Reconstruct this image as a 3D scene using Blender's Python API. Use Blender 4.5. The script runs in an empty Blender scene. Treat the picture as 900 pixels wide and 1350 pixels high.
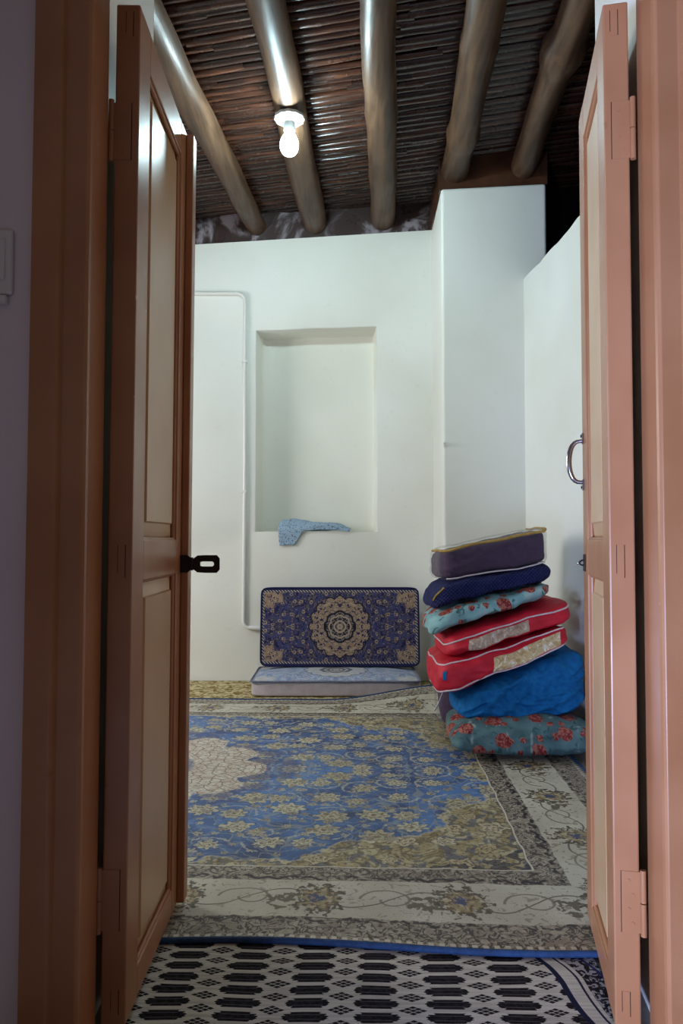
import bpy, bmesh, math, random
from mathutils import Vector, Matrix, noise as mnoise
R = math.radians
random.seed(7)
SC = bpy.context.scene
COL = SC.collection

# ------------------------------------------------------------------ camera, world, light, exposure
cam_d = bpy.data.cameras.new('camera'); cam = bpy.data.objects.new('camera', cam_d); COL.objects.link(cam)
cam_d.sensor_fit = 'HORIZONTAL'; cam_d.sensor_width = 36.0; cam_d.lens = 40.0      # 1000 px focal length on 900 px
cam_d.clip_start = 0.05
cam.location = (0, 0, 0.92); cam.rotation_euler = (R(92.0), 0, 0)
SC.camera = cam
W = bpy.data.worlds.new('world'); SC.world = W; W.use_nodes = True
W.node_tree.nodes['Background'].inputs[0].default_value = (0.95, 0.87, 0.86, 1)
W.node_tree.nodes['Background'].inputs[1].default_value = 0.105

def area(name, loc, target, sx, sy, power, col):
    d = bpy.data.lights.new(name, 'AREA'); d.shape = 'RECTANGLE'; d.size = sx; d.size_y = sy
    d.energy = power; d.color = col
    o = bpy.data.objects.new(name, d); COL.objects.link(o); o.location = loc
    o.rotation_euler = (Vector(target) - Vector(loc)).to_track_quat('-Z', 'Y').to_euler()
    return o
# daylight from the courtyard, reaching the doorway past the added blocking wall
area('courtyard_daylight', (-1.3, -0.80, 0.30), (0.6, 1.4, 0.40), 0.68, 0.5, 200, (0.45, 0.57, 1.0))
# fill lamp added by the solid left wall, standing in for an unbuilt window
area('left_wall_fill', (-2.62, 3.55, 1.35), (0.0, 3.6, 0.7), 1.0, 1.4, 60, (0.97, 0.97, 1.0))
BULB = 430
SC.view_settings.view_transform = 'Standard'
SC.view_settings.look = 'None'
SC.view_settings.gamma = 1.0
SC.view_settings.use_curve_mapping = False
SC.view_settings.exposure = 0.0

# ------------------------------------------------------------------ shader expression helpers
CUR = [None]
class E:
    def __init__(s, k): s.k = k
    def __add__(a, b): return M('ADD', a, b)
    def __radd__(a, b): return M('ADD', b, a)
    def __sub__(a, b): return M('SUBTRACT', a, b)
    def __rsub__(a, b): return M('SUBTRACT', b, a)
    def __mul__(a, b): return M('MULTIPLY', a, b)
    def __rmul__(a, b): return M('MULTIPLY', b, a)
    def __truediv__(a, b): return M('DIVIDE', a, b)
    def __neg__(a): return M('MULTIPLY', a, -1.0)
    def __pow__(a, b): return M('POWER', a, b)
def put(sock, v):
    if isinstance(v, E): CUR[0].links.new(v.k, sock)
    elif isinstance(v, tuple) and len(v) == 3 and sock.type == 'RGBA': sock.default_value = (*v, 1)
    else: sock.default_value = v
def node(t, **kw):
    n = CUR[0].nodes.new(t)
    for k, v in kw.items(): setattr(n, k, v)
    return n
def M(op, *a):
    n = node('ShaderNodeMath', operation=op)
    for i, v in enumerate(a): put(n.inputs[i], v)
    return E(n.outputs[0])
def ab(a): return M('ABSOLUTE', a)
def mn(a, b): return M('MINIMUM', a, b)
def mx(a, b): return M('MAXIMUM', a, b)
def sin(a): return M('SINE', a)
def cos(a): return M('COSINE', a)
def sqrt(a): return M('SQRT', a)
def frac(a): return M('FRACT', a)
def flr(a): return M('FLOOR', a)
def atan2(a, b): return M('ARCTAN2', a, b)
def gt(a, b): return M('GREATER_THAN', a, b)
def lt(a, b): return M('LESS_THAN', a, b)
def ss(e0, e1, x):
    n = node('ShaderNodeMapRange', interpolation_type='SMOOTHSTEP')
    put(n.inputs[0], x); put(n.inputs[1], e0); put(n.inputs[2], e1)
    return E(n.outputs[0])
def band(x, c, w): return 1.0 - ss(w * 0.6, w * 1.3, ab(x - c))
def mix(f, a, b, mode='MIX'):
    n = node('ShaderNodeMix', data_type='RGBA', blend_type=mode)
    put(n.inputs[0], f); put(n.inputs[6], a); put(n.inputs[7], b)
    return E(n.outputs[2])
def comb(x, y, z=0.0):
    n = node('ShaderNodeCombineXYZ')
    put(n.inputs[0], x); put(n.inputs[1], y); put(n.inputs[2], z)
    return E(n.outputs[0])
def sep(v):
    n = node('ShaderNodeSeparateXYZ'); put(n.inputs[0], v)
    return E(n.outputs[0]), E(n.outputs[1]), E(n.outputs[2])
def noise(v, scale, detail=2.0, rough=0.5, dist=0.0):
    n = node('ShaderNodeTexNoise'); put(n.inputs['Vector'], v)
    put(n.inputs['Scale'], scale); put(n.inputs['Detail'], detail); put(n.inputs['Roughness'], rough); put(n.inputs['Distortion'], dist)
    return E(n.outputs[0])
def vor(v, scale, feature='F1', rnd=1.0):
    n = node('ShaderNodeTexVoronoi', feature=feature, voronoi_dimensions='2D'); put(n.inputs['Vector'], v)
    put(n.inputs['Scale'], scale); put(n.inputs['Randomness'], rnd)
    return n
def uvco():
    n = node('ShaderNodeUVMap'); n.uv_map = 'UVMap'
    return sep(E(n.outputs[0]))
def objco(): return E(node('ShaderNodeTexCoord').outputs['Object'])
def geoco(): return E(node('ShaderNodeNewGeometry').outputs['Position'])
def lin(v):
    v /= 255.0
    return v / 12.92 if v <= 0.04045 else ((v + 0.055) / 1.055) ** 2.4
def c(r, g, b): return (lin(r), lin(g), lin(b))

MATS = {}
def mat(name, build, rough=0.6, spec=0.5, **kw):
    m = bpy.data.materials.new(name); m.use_nodes = True; CUR[0] = m.node_tree
    p = m.node_tree.nodes['Principled BSDF']
    p.inputs['Roughness'].default_value = rough
    p.inputs['Specular IOR Level'].default_value = spec
    r = build()
    if isinstance(r, dict):
        put(p.inputs['Base Color'], r['col'])
        if 'rough' in r: put(p.inputs['Roughness'], r['rough'])
        if 'alpha' in r: put(p.inputs['Alpha'], r['alpha'])
        if 'bump' in r:
            b = node('ShaderNodeBump'); b.inputs['Strength'].default_value = r.get('bs', 0.4); b.inputs['Distance'].default_value = r.get('bd', 0.004)
            put(b.inputs['Height'], r['bump']); m.node_tree.links.new(b.outputs[0], p.inputs['Normal'])
    else: put(p.inputs['Base Color'], r)
    for k, v in kw.items(): p.inputs[k.replace('_', ' ')].default_value = v
    MATS[name] = m
    return m
def flat_pattern(col1, col2, scale, detail=3.0, bs=0.2, bd=0.003, bscale=None, dist=0.0):
    def f():
        v = objco(); n = noise(v, scale, detail, 0.55, dist)
        return dict(col=mix(ss(0.3, 0.7, n), col1, col2), bump=noise(v, bscale or scale * 3, 3), bs=bs, bd=bd)
    return f

# ------------------------------------------------------------------ materials
def m_plaster(a, b):
    def f():
        v = geoco()
        n = noise(v, 1.3, 3); n2 = noise(v, 9, 4, 0.6)
        col = mix(ss(0.35, 0.7, n), a, b)
        col = mix(ss(0.66, 0.74, noise(v, 23, 2)) * 0.05, col, c(150, 140, 125))
        return dict(col=col, bump=n2 + noise(v, 60, 2) * 0.25, bs=0.22, bd=0.006)
    return f
mat('plaster', m_plaster(c(232, 231, 224), c(224, 222, 212)), 0.55, 0.35)
mat('niche_plaster', m_plaster(c(232, 231, 220), c(226, 225, 212)), 0.55, 0.35)
mat('outer_plaster', m_plaster(c(226, 216, 216), c(214, 204, 204)), 0.8, 0.2)
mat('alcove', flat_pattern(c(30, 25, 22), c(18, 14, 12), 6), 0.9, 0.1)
mat('concrete', flat_pattern(c(140, 132, 122), c(120, 112, 104), 5), 0.85, 0.2)
def m_paint():
    v = geoco(); x, y, z = sep(v)
    grain = noise(comb(x * 40.0, y * 40.0, z * 2.5), 1.0, 3)
    col = mix(ss(0.3, 0.75, noise(v, 5, 3)), c(172, 119, 81), c(158, 104, 67))
    chip = ss(0.775, 0.80, noise(comb(x * 1.0, y * 1.0, z * 0.6), 42, 2))
    col = mix(chip * 0.8, col, c(205, 180, 160))
    dirt = ss(0.72, 0.80, noise(v, 17, 3))
    col = mix(dirt * 0.35, col, c(96, 58, 38))
    return dict(col=col, bump=grain + noise(v, 120, 2) * 0.3, bs=0.10, bd=0.002, rough=0.24 + 0.2 * noise(v, 8, 2))
mat('door_paint', m_paint, 0.3, 0.5)
def m_panel():  # the frame's paint made paler: the bulb's gloss is put into the panel colour
    v = geoco(); x, y, z = sep(v)
    col = mix(ss(0.3, 0.75, noise(v, 4, 3)), c(204, 168, 126), c(194, 154, 110))
    col = mix(ss(0.76, 0.82, noise(comb(x * 60.0, y * 60.0, z * 14.0), 1.0, 2)) * 0.6, col, c(120, 84, 60))
    return dict(col=col, bump=noise(comb(x * 50.0, y * 50.0, z * 2.5), 1.0, 3), bs=0.08, bd=0.002, rough=0.25 + 0.15 * noise(v, 6, 2))
mat('door_panel', m_panel, 0.3, 0.5)
def m_beam():
    v = objco(); x, y, z = sep(v)
    g = noise(comb(x * 26.0, y * 2.2, z * 26.0), 1.0, 4, 0.6, 0.4)
    col = mix(ss(0.25, 0.75, g), c(52, 34, 22), c(92, 67, 48))
    col = mix(ss(0.64, 0.72, noise(comb(x * 8.0, y * 1.2, z * 8.0), 1.0, 3)), col, c(34, 22, 16))
    return dict(col=col, bump=g, bs=0.45, bd=0.006, rough=0.3 + 0.3 * noise(v, 7, 2))
mat('beam_wood', m_beam, 0.3, 0.28)
def m_reed():
    v = geoco(); x, y, z = sep(v)
    rnd = E(node('ShaderNodeObjectInfo').outputs['Random'])
    g = noise(comb(x * 2.0, (y + 0.14 * x) * 70.0, z * 70.0), 1.0, 2)
    a = mix(rnd, c(44, 25, 18), c(84, 48, 32))
    return dict(col=mix(ss(0.3, 0.7, g), a, c(34, 18, 13)), bump=g, bs=0.2, bd=0.002, rough=0.14 + 0.22 * noise(v, 15, 2))
mat('reed', m_reed, 0.28, 0.5)
mat('ceiling_dark', flat_pattern(c(28, 19, 15), c(20, 13, 10), 8), 0.9, 0.1)
def m_plate():  # pale patches paint cool reflections into the sheet's colour
    v = geoco(); n = noise(v, 4.5, 4, 0.6, 1.0)
    return dict(col=mix(ss(0.48, 0.62, n), c(62, 48, 46), c(146, 136, 142)), bump=n, bs=0.5, bd=0.02, rough=0.2 + 0.2 * n)
mat('sheet', m_plate, 0.28, 0.6)
mat('plate_wood', flat_pattern(c(86, 54, 36), c(64, 38, 26), 9), 0.35, 0.5)
mat('white_plastic', lambda: dict(col=c(226, 224, 218), bump=noise(objco(), 30, 2), bs=0.03), 0.35, 0.5)
mat('switch_plastic', lambda: dict(col=c(222, 216, 214), bump=noise(objco(), 30, 2), bs=0.03), 0.4, 0.4)
mat('ceramic', lambda: dict(col=c(178, 180, 178), bump=noise(objco(), 60, 2), bs=0.05), 0.2, 0.6)
mat('chrome', lambda: dict(col=mix(noise(objco(), 30, 2), c(190, 190, 196), c(160, 160, 168))), 0.18, 0.5, Metallic=1.0)
mat('iron', lambda: dict(col=mix(noise(objco(), 40, 3), c(34, 28, 26), c(52, 40, 34)), bump=noise(objco(), 90, 2), bs=0.2, bd=0.001), 0.5, 0.4, Metallic=0.6)
mat('dark_gap', flat_pattern(c(34, 18, 12), c(26, 14, 10), 20), 0.8, 0.1)
mb = bpy.data.materials.new('bulb_glow'); mb.use_nodes = True
pb = mb.node_tree.nodes['Principled BSDF']; pb.inputs['Base Color'].default_value = (1, 1, 1, 1)
pb.inputs['Emission Color'].default_value = (0.68, 0.93, 1.0, 1); pb.inputs['Emission Strength'].default_value = BULB
MATS['bulb_glow'] = mb

# --- carpet: medallion carpet, uv in metres from the centre
CU, CV = 1.77, 1.28
def m_carpet():
    u, v, _ = uvco()
    wob = noise(comb(u, v), 9, 2) - 0.5
    wob2 = noise(comb(v + 5.0, u), 9, 2) - 0.5
    au = ab(u) + wob * 0.02; av = ab(v) + wob2 * 0.02
    P = comb(au, av)
    fine = noise(P, 70, 3, 0.6); med = noise(P, 22, 3, 0.6, 0.6); big = noise(comb(u, v), 2.2, 3, 0.6)
    th = atan2(av, au)
    def line(n, w): return 1.0 - ss(w * 0.5, w * 1.2, ab(n - 0.5))
    # ---- field
    f = mix(ss(0.3, 0.7, big), c(34, 58, 108), c(78, 120, 178))
    f = mix(ss(0.45, 0.7, med) * 0.55, f, c(116, 148, 190))
    f = mix(ss(0.56, 0.66, noise(P, 5.5, 2)) * 0.75, f, c(34, 48, 92))
    vines = mx(line(noise(P, 7, 1.5, 0.5, 0.8), 0.016), line(noise(comb(av, au + 3.0), 8, 1.5, 0.5, 0.8), 0.013))
    f = mix(vines * 0.45, f, c(164, 162, 140))
    def flowers(base, scale, R0, pet, ca, cb, cc, off):
        Q = comb(au + off, av + off * 0.37)
        n = vor(Q, scale, 'F1', 0.75)
        px, py, _ = sep(E(n.outputs['Position']))
        dx = au + off - px + (fine - 0.5) * 0.035; dy = (av + off * 0.37 - py) * 1.15 + (noise(comb(av, au), 60, 2) - 0.5) * 0.035
        r = sqrt(dx * dx + dy * dy); t = atan2(dy, dx)
        rnd, r2, _ = sep(E(n.outputs['Color']))
        RR = R0 * (0.55 + 0.6 * rnd)
        edge = RR * (0.82 + 0.18 * cos(t * pet + rnd * 6.0))
        petal = 1.0 - ss(0.9, 1.02, r / edge)
        o = mix((1.0 - ss(1.0, 1.22, r / edge)) * 0.7, base, c(52, 56, 78))
        o = mix(petal, o, mix(r2, ca, cb))
        o = mix(petal * ss(0.42, 0.5, r / edge) * (1.0 - ss(0.56, 0.64, r / edge)), o, cc)
        o = mix(petal * (1.0 - ss(0.12, 0.22, r / edge)), o, cc)
        o = mix(petal * ss(0.55, 0.6, fine) * 0.55, o, cc)
        return o, r, t, RR, rnd
    f, r, t, RR, rnd = flowers(f, 7.0, 0.062, 8.0, c(196, 190, 164), c(172, 162, 134), c(112, 96, 72), 0.0)
    ring = band(r, RR * 1.55, 0.0045) * gt(sin(t + rnd * 20.0), 0.1)
    f = mix(ring * 0.6, f, c(196, 192, 168))
    f, *_ = flowers(f, 15.0, 0.020, 5.0, c(190, 186, 164), c(160, 146, 118), c(70, 74, 96), 1.7)
    # ---- spandrels
    q = M('POWER', au / 1.27, 2.3) + M('POWER', av / 0.84, 2.3)
    lim = 1.06 + 0.20 * ab(sin(th * 9.0)) + 0.22 * (noise(P, 16, 2) - 0.5)
    sp = ss(-0.012, 0.012, q - lim)
    s = mix(ss(0.42, 0.62, noise(P, 10, 3, 0.6, 0.8)), c(162, 146, 104), c(188, 178, 142))
    s = mix(ss(0.52, 0.57, noise(P, 15, 3, 0.6, 1.2)) * 0.75, s, c(72, 84, 112))
    s = mix(line(noise(P, 11, 2, 0.5, 1.2), 0.03) * 0.75, s, c(108, 92, 60))
    s = mix(ss(0.56, 0.61, fine) * 0.7, s, c(70, 60, 46))
    s, *_ = flowers(s, 8.0, 0.045, 5.0, c(206, 198, 170), c(184, 160, 104), c(96, 88, 84), 0.9)
    s = mix(ss(0.18, 0.2, q - lim - 0.50) * ss(0.46, 0.51, noise(P, 22, 2, 0.5, 1.0)) * 0.8, s, c(40, 42, 58))
    f = mix(sp, f, s)
    f = mix(band(q - lim, 0.0, 0.016) * 0.35, f, c(214, 204, 168))
    # ---- medallion
    rm = sqrt(au * au + av * av * 1.1)
    lm = 0.44 + 0.08 * ab(cos(th * 6.0)) + 0.10 * (noise(P, 14, 2) - 0.5)
    e2 = vor(P, 24.0, 'DISTANCE_TO_EDGE')
    m_ = mix(ss(0.35, 0.65, med), c(206, 200, 186), c(188, 172, 152))
    m_ = mix((1.0 - ss(0.02, 0.06, E(e2.outputs['Distance']))) * 0.9, m_, c(72, 58, 62))
    m_ = mix(ss(0.54, 0.60, fine) * 0.7, m_, c(128, 98, 94))
    m_ = mix(band(rm, 0.20, 0.03) * 0.7, m_, c(80, 92, 130))
    dk = 1.0 - ss(0.13, 0.16, rm - lm)
    f = mix(dk * 0.65 * ss(0.4, 0.55, noise(P, 8, 2)), f, c(44, 62, 120))
    f = mix(1.0 - ss(-0.006, 0.006, rm - lm), f, m_)
    # ---- borders
    dv = CV - av; du = CU - au
    e = mn(dv, du); sel = lt(dv, du)
    tt = sel * u + (1.0 - sel) * v
    tt = tt + 0.10
    B = comb(tt, e)
    def spiky(x, y, R0, n, ph=0.0):
        rr = sqrt(x * x + y * y); a = atan2(y, x)
        return rr, R0 * (0.62 + 0.38 * ab(cos(a * n + ph))), a
    g = mix(ss(0.4, 0.62, noise(B, 13, 3)), c(156, 146, 128), c(136, 124, 108))
    g = mix(ss(0.52, 0.58, noise(B, 34, 2, 0.5, 1.5)) * 0.75, g, c(176, 166, 148))
    g = mix(line(noise(B, 30, 2, 0.5, 1.5), 0.05) * 0.9, g, c(54, 46, 44))
    wv = e - 0.375 + 0.0 * e
    zz = 0.006 * sin(tt * 110.0) + 0.005 * sin(tt * 47.0)
    # main border
    per = 0.36
    x = (frac(tt / per) - 0.5) * per; y = e - 0.21
    mbd = mix(ss(0.3, 0.7, noise(B, 5, 3)), c(198, 193, 176), c(180, 173, 154))
    mbd = mix(band(y - 0.045 * sin(tt * (2 * math.pi / per)), 0.0, 0.003), mbd, c(110, 100, 88))
    rr, ed, a = spiky(x + (noise(B, 45, 2) - 0.5) * 0.06, y * 0.85 + (noise(comb(e, tt), 45, 2) - 0.5) * 0.06, 0.080, 5.0)
    blob = 1.0 - ss(0.93, 1.05, rr / ed)
    mbd = mix(blob * ss(0.42, 0.5, noise(B, 48, 2)), mbd, c(86, 76, 62))
    mbd = mix(blob * (1.0 - ss(0.62, 0.68, rr / ed)) * 0.7, mbd, c(176, 158, 116))
    mbd = mix(blob * (1.0 - ss(0.62, 0.68, rr / ed)) * ss(0.52, 0.58, noise(B, 60, 2)), mbd, c(110, 88, 60))
    mbd = mix(blob * (1.0 - ss(0.20, 0.32, rr / ed)), mbd, c(62, 72, 108))
    x2 = (frac(tt / per + 0.5) - 0.5) * per
    r3 = sqrt(x2 * x2 + y * y * 1.6); a3 = atan2(y, x2)
    spi = band(r3 - 0.022 - 0.0085 * (a3 + math.pi), 0.0, 0.004)
    mbd = mix(spi * 0.8, mbd, c(112, 102, 88))
    mbd = mix(ss(0.60, 0.64, noise(B, 40, 2, 0.5, 1.2)) * 0.6, mbd, c(120, 110, 92))
    x4 = (frac(tt / per + 0.26) - 0.5) * per
    r4, ed4, a4 = spiky(x4, y + 0.02, 0.05, 2.5, 0.6)
    lf = (1.0 - ss(0.9, 1.05, r4 / ed4)) * ss(0.47, 0.53, noise(B, 42, 2, 0.5, 1.0))
    mbd = mix(lf, mbd, c(104, 94, 78))
    main = ss(0.108, 0.112, e) * (1.0 - ss(0.308, 0.312, e))
    bd = mix(main, g, mbd)
    bd = mix(ss(-0.004, 0.004, 0.007 - ab(e - 0.326 - zz)) * ss(0.44, 0.50, noise(B, 36, 1)), bd, c(42, 36, 38))
    bd = mix(ss(-0.004, 0.004, 0.006 - ab(e - 0.098 - zz)) * ss(0.46, 0.52, noise(B, 36, 1)), bd, c(46, 38, 38))
    bd = mix(band(e, 0.394, 0.0028), bd, c(206, 198, 180))
    bd = mix(band(e, 0.016, 0.006) * gt(sin(tt * 260.0), 0.0), bd, c(206, 198, 186))
    isb = lt(e, 0.398)
    out = mix(isb, f, bd)
    out = mix(ss(0.30, 0.75, noise(comb(u * 1.0, v * 40.0), 6.0, 2)) * 0.12, out, c(120, 116, 112))
    out = mix(ss(0.55, 0.8, noise(comb(u, v), 160, 2)) * 0.25, out, c(60, 56, 56))
    return dict(col=out, bump=noise(comb(u, v), 260, 2), bs=0.5, bd=0.004)
mat('carpet_pattern', m_carpet, 0.55, 0.4)
mat('blue_binding', flat_pattern(c(48, 74, 110), c(38, 60, 92), 60), 0.7, 0.2)

# --- cushion carpet pattern: navy field, beige medallion
def m_cushion(hx, hy, pale):
    def f():
        u, v, _ = uvco()
        au = ab(u); av = ab(v); P = comb(au, av)
        th = atan2(av, au); r = sqrt(au * au + av * av)
        navy, mid, beige, dk, gold = (c(32, 34, 76), c(62, 64, 104), c(164, 142, 122), c(24, 22, 38), c(128, 114, 96))
        if pale: navy, mid, beige, dk, gold = (c(120, 138, 176), c(164, 176, 198), c(196, 192, 186), c(88, 94, 116), c(188, 182, 164))
        n1 = noise(P, 26, 3, 0.6, 1.2); n2 = noise(P, 60, 2, 0.6, 0.8)
        f_ = mix(ss(0.52, 0.57, n1), navy, mid)
        f_ = mix((1.0 - ss(0.012, 0.028, ab(n1 - 0.46))) * 0.8, f_, gold)
        f_ = mix(ss(0.62, 0.68, n2) * 0.6, f_, beige)
        V = vor(P, 15.0, 'F1', 0.7); px, py, _ = sep(E(V.outputs['Position']))
        rr = sqrt((au - px) * (au - px) + (av - py) * (av - py))
        f_ = mix((1.0 - ss(0.007, 0.014, rr + (n2 - 0.5) * 0.03)) * 0.8, f_, beige)
        f_ = mix(1.0 - ss(0.003, 0.006, rr), f_, dk)
        # corner spandrels
        d = sqrt((hx - au) * (hx - au) * 0.8 + (hy - av) * (hy - av) * 1.1)
        t2 = atan2(hy - av, hx - au)
        cm = 1.0 - ss(-0.004, 0.004, d - 0.125 - 0.025 * ab(cos(t2 * 6.0)))
        b_ = mix(ss(0.5, 0.56, n1), beige, c(140, 116, 96) if not pale else c(176, 172, 168))
        b_ = mix(ss(0.55, 0.60, n2), b_, navy if not pale else mid)
        b_ = mix((1.0 - ss(0.012, 0.028, ab(n1 - 0.44))) * 0.8, b_, dk if not pale else mid)
        f_ = mix(cm, f_, b_)
        # medallion
        lm = 0.172 + 0.022 * ab(cos(th * 8.0))
        mm = 1.0 - ss(-0.004, 0.004, r - lm)
        f_ = mix(mm, f_, b_)
        f_ = mix(band(r - lm, 0.0, 0.004), f_, dk)
        l2 = 0.086 + 0.010 * ab(cos(th * 4.0))
        f_ = mix(1.0 - ss(-0.003, 0.003, r - l2), f_, mix(ss(0.47, 0.53, n2), c(120, 112, 110), dk))
        f_ = mix(band(r - l2, 0.0, 0.006), f_, dk)
        f_ = mix(band(r - l2 * 0.72, 0.0, 0.005), f_, beige)
        f_ = mix(band(r, 0.034, 0.005), f_, beige)
        f_ = mix(band(r, 0.012, 0.006), f_, beige)
        # border
        e = mn(hx - au, hy - av)
        f_ = mix(lt(e, 0.026), f_, mix(gt(sin((u + v) * 330.0), 0.0), c(160, 150, 136), navy))
        f_ = mix(lt(e, 0.012), f_, navy if not pale else mid)
        return dict(col=f_, bump=noise(comb(u, v), 220, 2), bs=0.4, bd=0.003)
    return f
mat('cushion_pattern', m_cushion(0.50, 0.24, False), 0.8, 0.2)
mat('mattress_pattern', m_cushion(0.50, 0.26, True), 0.75, 0.3)
mat('mattress_side', flat_pattern(c(186, 176, 180), c(174, 164, 168), 20, bs=0.3), 0.8, 0.2)
mat('grey_edge', flat_pattern(c(120, 120, 138), c(100, 102, 124), 60), 0.8, 0.2)
mat('navy_edge', flat_pattern(c(30, 34, 78), c(24, 28, 64), 60), 0.8, 0.2)

# --- black and white kilim
def m_kilim():
    u, v, _ = uvco()
    u = u + 0.020 * (noise(comb(u, v), 5, 2) - 0.5); v = v + 0.018 * (noise(comb(v, u), 4, 2) - 0.5)
    per, row = 0.138, 0.043
    cream = mix(ss(0.35, 0.65, noise(comb(u * 3.0, v * 60.0), 2, 2)), c(196, 190, 178), c(172, 166, 156))
    black = mix(ss(0.4, 0.6, noise(comb(u * 90.0, v * 90.0), 1, 2)), c(22, 20, 24), c(40, 36, 40))
    # elongated hexagons
    cu = flr(u / per); x = (frac(u / per) - 0.5) * per
    y = (frac(v / row) - 0.5) * row
    ax = ab(x) + 0.002 * sin(v * 900.0); ay = ab(y)
    stepx = flr(ax / 0.010) * 0.010
    hexa = gt(0.0155 - mx(0.0, stepx - 0.020) * 0.52, ay) * lt(ax, 0.044)
    # clusters of small diamonds between
    x2 = (frac(u / per + 0.5) - 0.5) * per; y2 = (frac(v / row + 0.5) - 0.5) * row
    dd = ab(x2) * 0.52 + ab(y2)
    inside = lt(dd, 0.0150)
    p1 = (x2 * 0.52 + y2) / 0.0100 + 0.5; p2 = (x2 * 0.52 - y2) / 0.0100 + 0.5
    cell = lt(mx(ab(frac(p1) - 0.5), ab(frac(p2) - 0.5)), 0.42)
    out = mix(mx(hexa, inside * cell), cream, black)
    # thin paler lines inside the hexagons
    inner = gt(0.0140 - mx(0.0, stepx - 0.020) * 0.50 - 0.004, ay) * lt(ax, 0.034) * gt(ay, 0.006) * lt(ay, 0.008)
    out = mix(inner * 0.7, out, c(92, 86, 86))
    # border on the right, running a little askew
    s = u + 0.30 * v + 0.010 * sin(v * 22.0) - BRD
    navy = c(30, 32, 58)
    o2 = mix(ss(0.5, 0.55, noise(comb(u, v), 60, 2, 0.5, 1.2)), black, c(150, 146, 150))
    dia = lt(ab(frac((s + v) / 0.016) - 0.5) + ab(frac((s - v) / 0.016) - 0.5), 0.42)
    o2 = mix(band(s, 0.125, 0.028) * dia, o2, c(168, 166, 176))
    o2 = mix(band(s, 0.084, 0.004), o2, c(40, 44, 90))
    out = mix(gt(s, -0.012), out, navy)
    out = mix(gt(s, 0.0), out, cream)
    out = mix(gt(s, 0.026), out, navy); out = mix(gt(s, 0.031), out, cream)
    out = mix(gt(s, 0.040), out, o2)
    return dict(col=out, bump=noise(comb(u * 200.0, v * 500.0), 1.0, 2), bs=0.5, bd=0.003)
BRD = 0.41 + 0.30 * 1.74
mat('kilim_pattern', m_kilim, 0.9, 0.1)
def m_gold():
    v = geoco(); x, y, z = sep(v)
    n = noise(comb(x * 1.0, y * 1.0), 26, 3, 0.6, 1.0)
    col = mix(ss(0.46, 0.56, n), c(196, 180, 140), c(126, 104, 48))
    col = mix(ss(0.62, 0.68, noise(v, 40, 2)), col, c(90, 84, 50))
    return dict(col=col, bump=n, bs=0.3)
mat('gold_rug', m_gold, 0.85, 0.2)

# --- bedding fabrics
def m_floral(base1, base2):
    def f():
        u, v, w = sep(objco())
        P = comb(u * 1.0 + w * 0.25, v * 0.7 + w * 1.0)
        base = mix(ss(0.35, 0.65, noise(P, 10, 3)), base1, base2)
        base = mix(ss(0.60, 0.66, noise(P, 24, 2, 0.5, 1.0)) * 0.8, base, c(48, 84, 80))
        base = mix(ss(0.62, 0.68, noise(comb(v, u), 30, 2)) * 0.5, base, c(170, 178, 168))
        def rose(o, scale, R0, off):
            wx = (noise(P, 40, 2) - 0.5) * 0.022
            wy = (noise(comb(v + w, u), 40, 2) - 0.5) * 0.022
            qx, qy, _ = sep(P)
            Q = comb(qx + off + wx, qy + wy)
            V = vor(Q, scale, 'F1', 0.85); d = E(V.outputs['Distance']) / scale
            rnd, r2, _ = sep(E(V.outputs['Color']))
            m_ = (1.0 - ss(R0 * 0.85, R0, d)) * gt(rnd, 0.25)
            inner = ss(0.47, 0.55, noise(P, 75, 2, 0.5, 1.0))
            return mix(m_, o, mix(inner, mix(r2, c(112, 28, 34), c(136, 52, 46)), c(160, 100, 86)))
        base = rose(base, 8.0, 0.034, 0.0)
        base = rose(base, 15.0, 0.015, 2.3)
        return dict(col=base, bump=noise(P, 30, 3), bs=0.25, bd=0.006)
    return f
mat('teal_floral', m_floral(c(92, 122, 122), c(72, 100, 102)), 0.8, 0.25)
mat('mint_floral', m_floral(c(138, 178, 180), c(112, 154, 160)), 0.8, 0.25)
def m_fuzz(a, b, s=40, bs=0.5):
    def f():
        v = objco()
        return dict(col=mix(ss(0.3, 0.7, noise(v, s, 3, 0.6)), a, b), bump=noise(v, 18, 4, 0.6), bs=bs, bd=0.012)
    return f
mat('blue_fleece', m_fuzz(c(12, 84, 140), c(20, 104, 160)), 0.85, 0.2)
mat('red_fabric', m_fuzz(c(196, 22, 48), c(176, 14, 38), 14, 0.35), 0.6, 0.35)
mat('purple_blanket', m_fuzz(c(66, 44, 72), c(52, 34, 58)), 0.85, 0.2)
mat('maroon_fabric', m_fuzz(c(70, 30, 34), c(54, 22, 28)), 0.85, 0.2)
mat('olive_fabric', m_fuzz(c(74, 72, 62), c(56, 52, 46)), 0.85, 0.2)
def m_navyknit():
    u, v, w = sep(objco())
    k = sin(u * 420.0) * sin((w + v * 0.3) * 420.0)
    return dict(col=mix(ss(0.0, 0.7, k), c(20, 24, 64), c(44, 48, 100)), bump=k, bs=0.6, bd=0.004)
mat('navy_knit', m_navyknit, 0.85, 0.2)
mat('white_piping', flat_pattern(c(214, 200, 202), c(196, 180, 184), 40), 0.6, 0.3)
mat('gold_piping', flat_pattern(c(176, 142, 70), c(150, 116, 52), 40), 0.6, 0.4)
def m_window(a, b, cc):
    def f():
        v = objco(); n = noise(v, 45, 3, 0.6, 1.0)
        return dict(col=mix(ss(0.55, 0.62, n), mix(ss(0.35, 0.5, n), a, b), cc), bump=noise(v, 22, 3), bs=0.6, bd=0.01)
    return f
mat('beige_window', m_window(c(150, 122, 104), c(176, 152, 132), c(200, 188, 176)), 0.18, 0.7)
mat('gold_window', m_window(c(170, 140, 92), c(196, 172, 128), c(222, 216, 206)), 0.15, 0.8)
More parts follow.
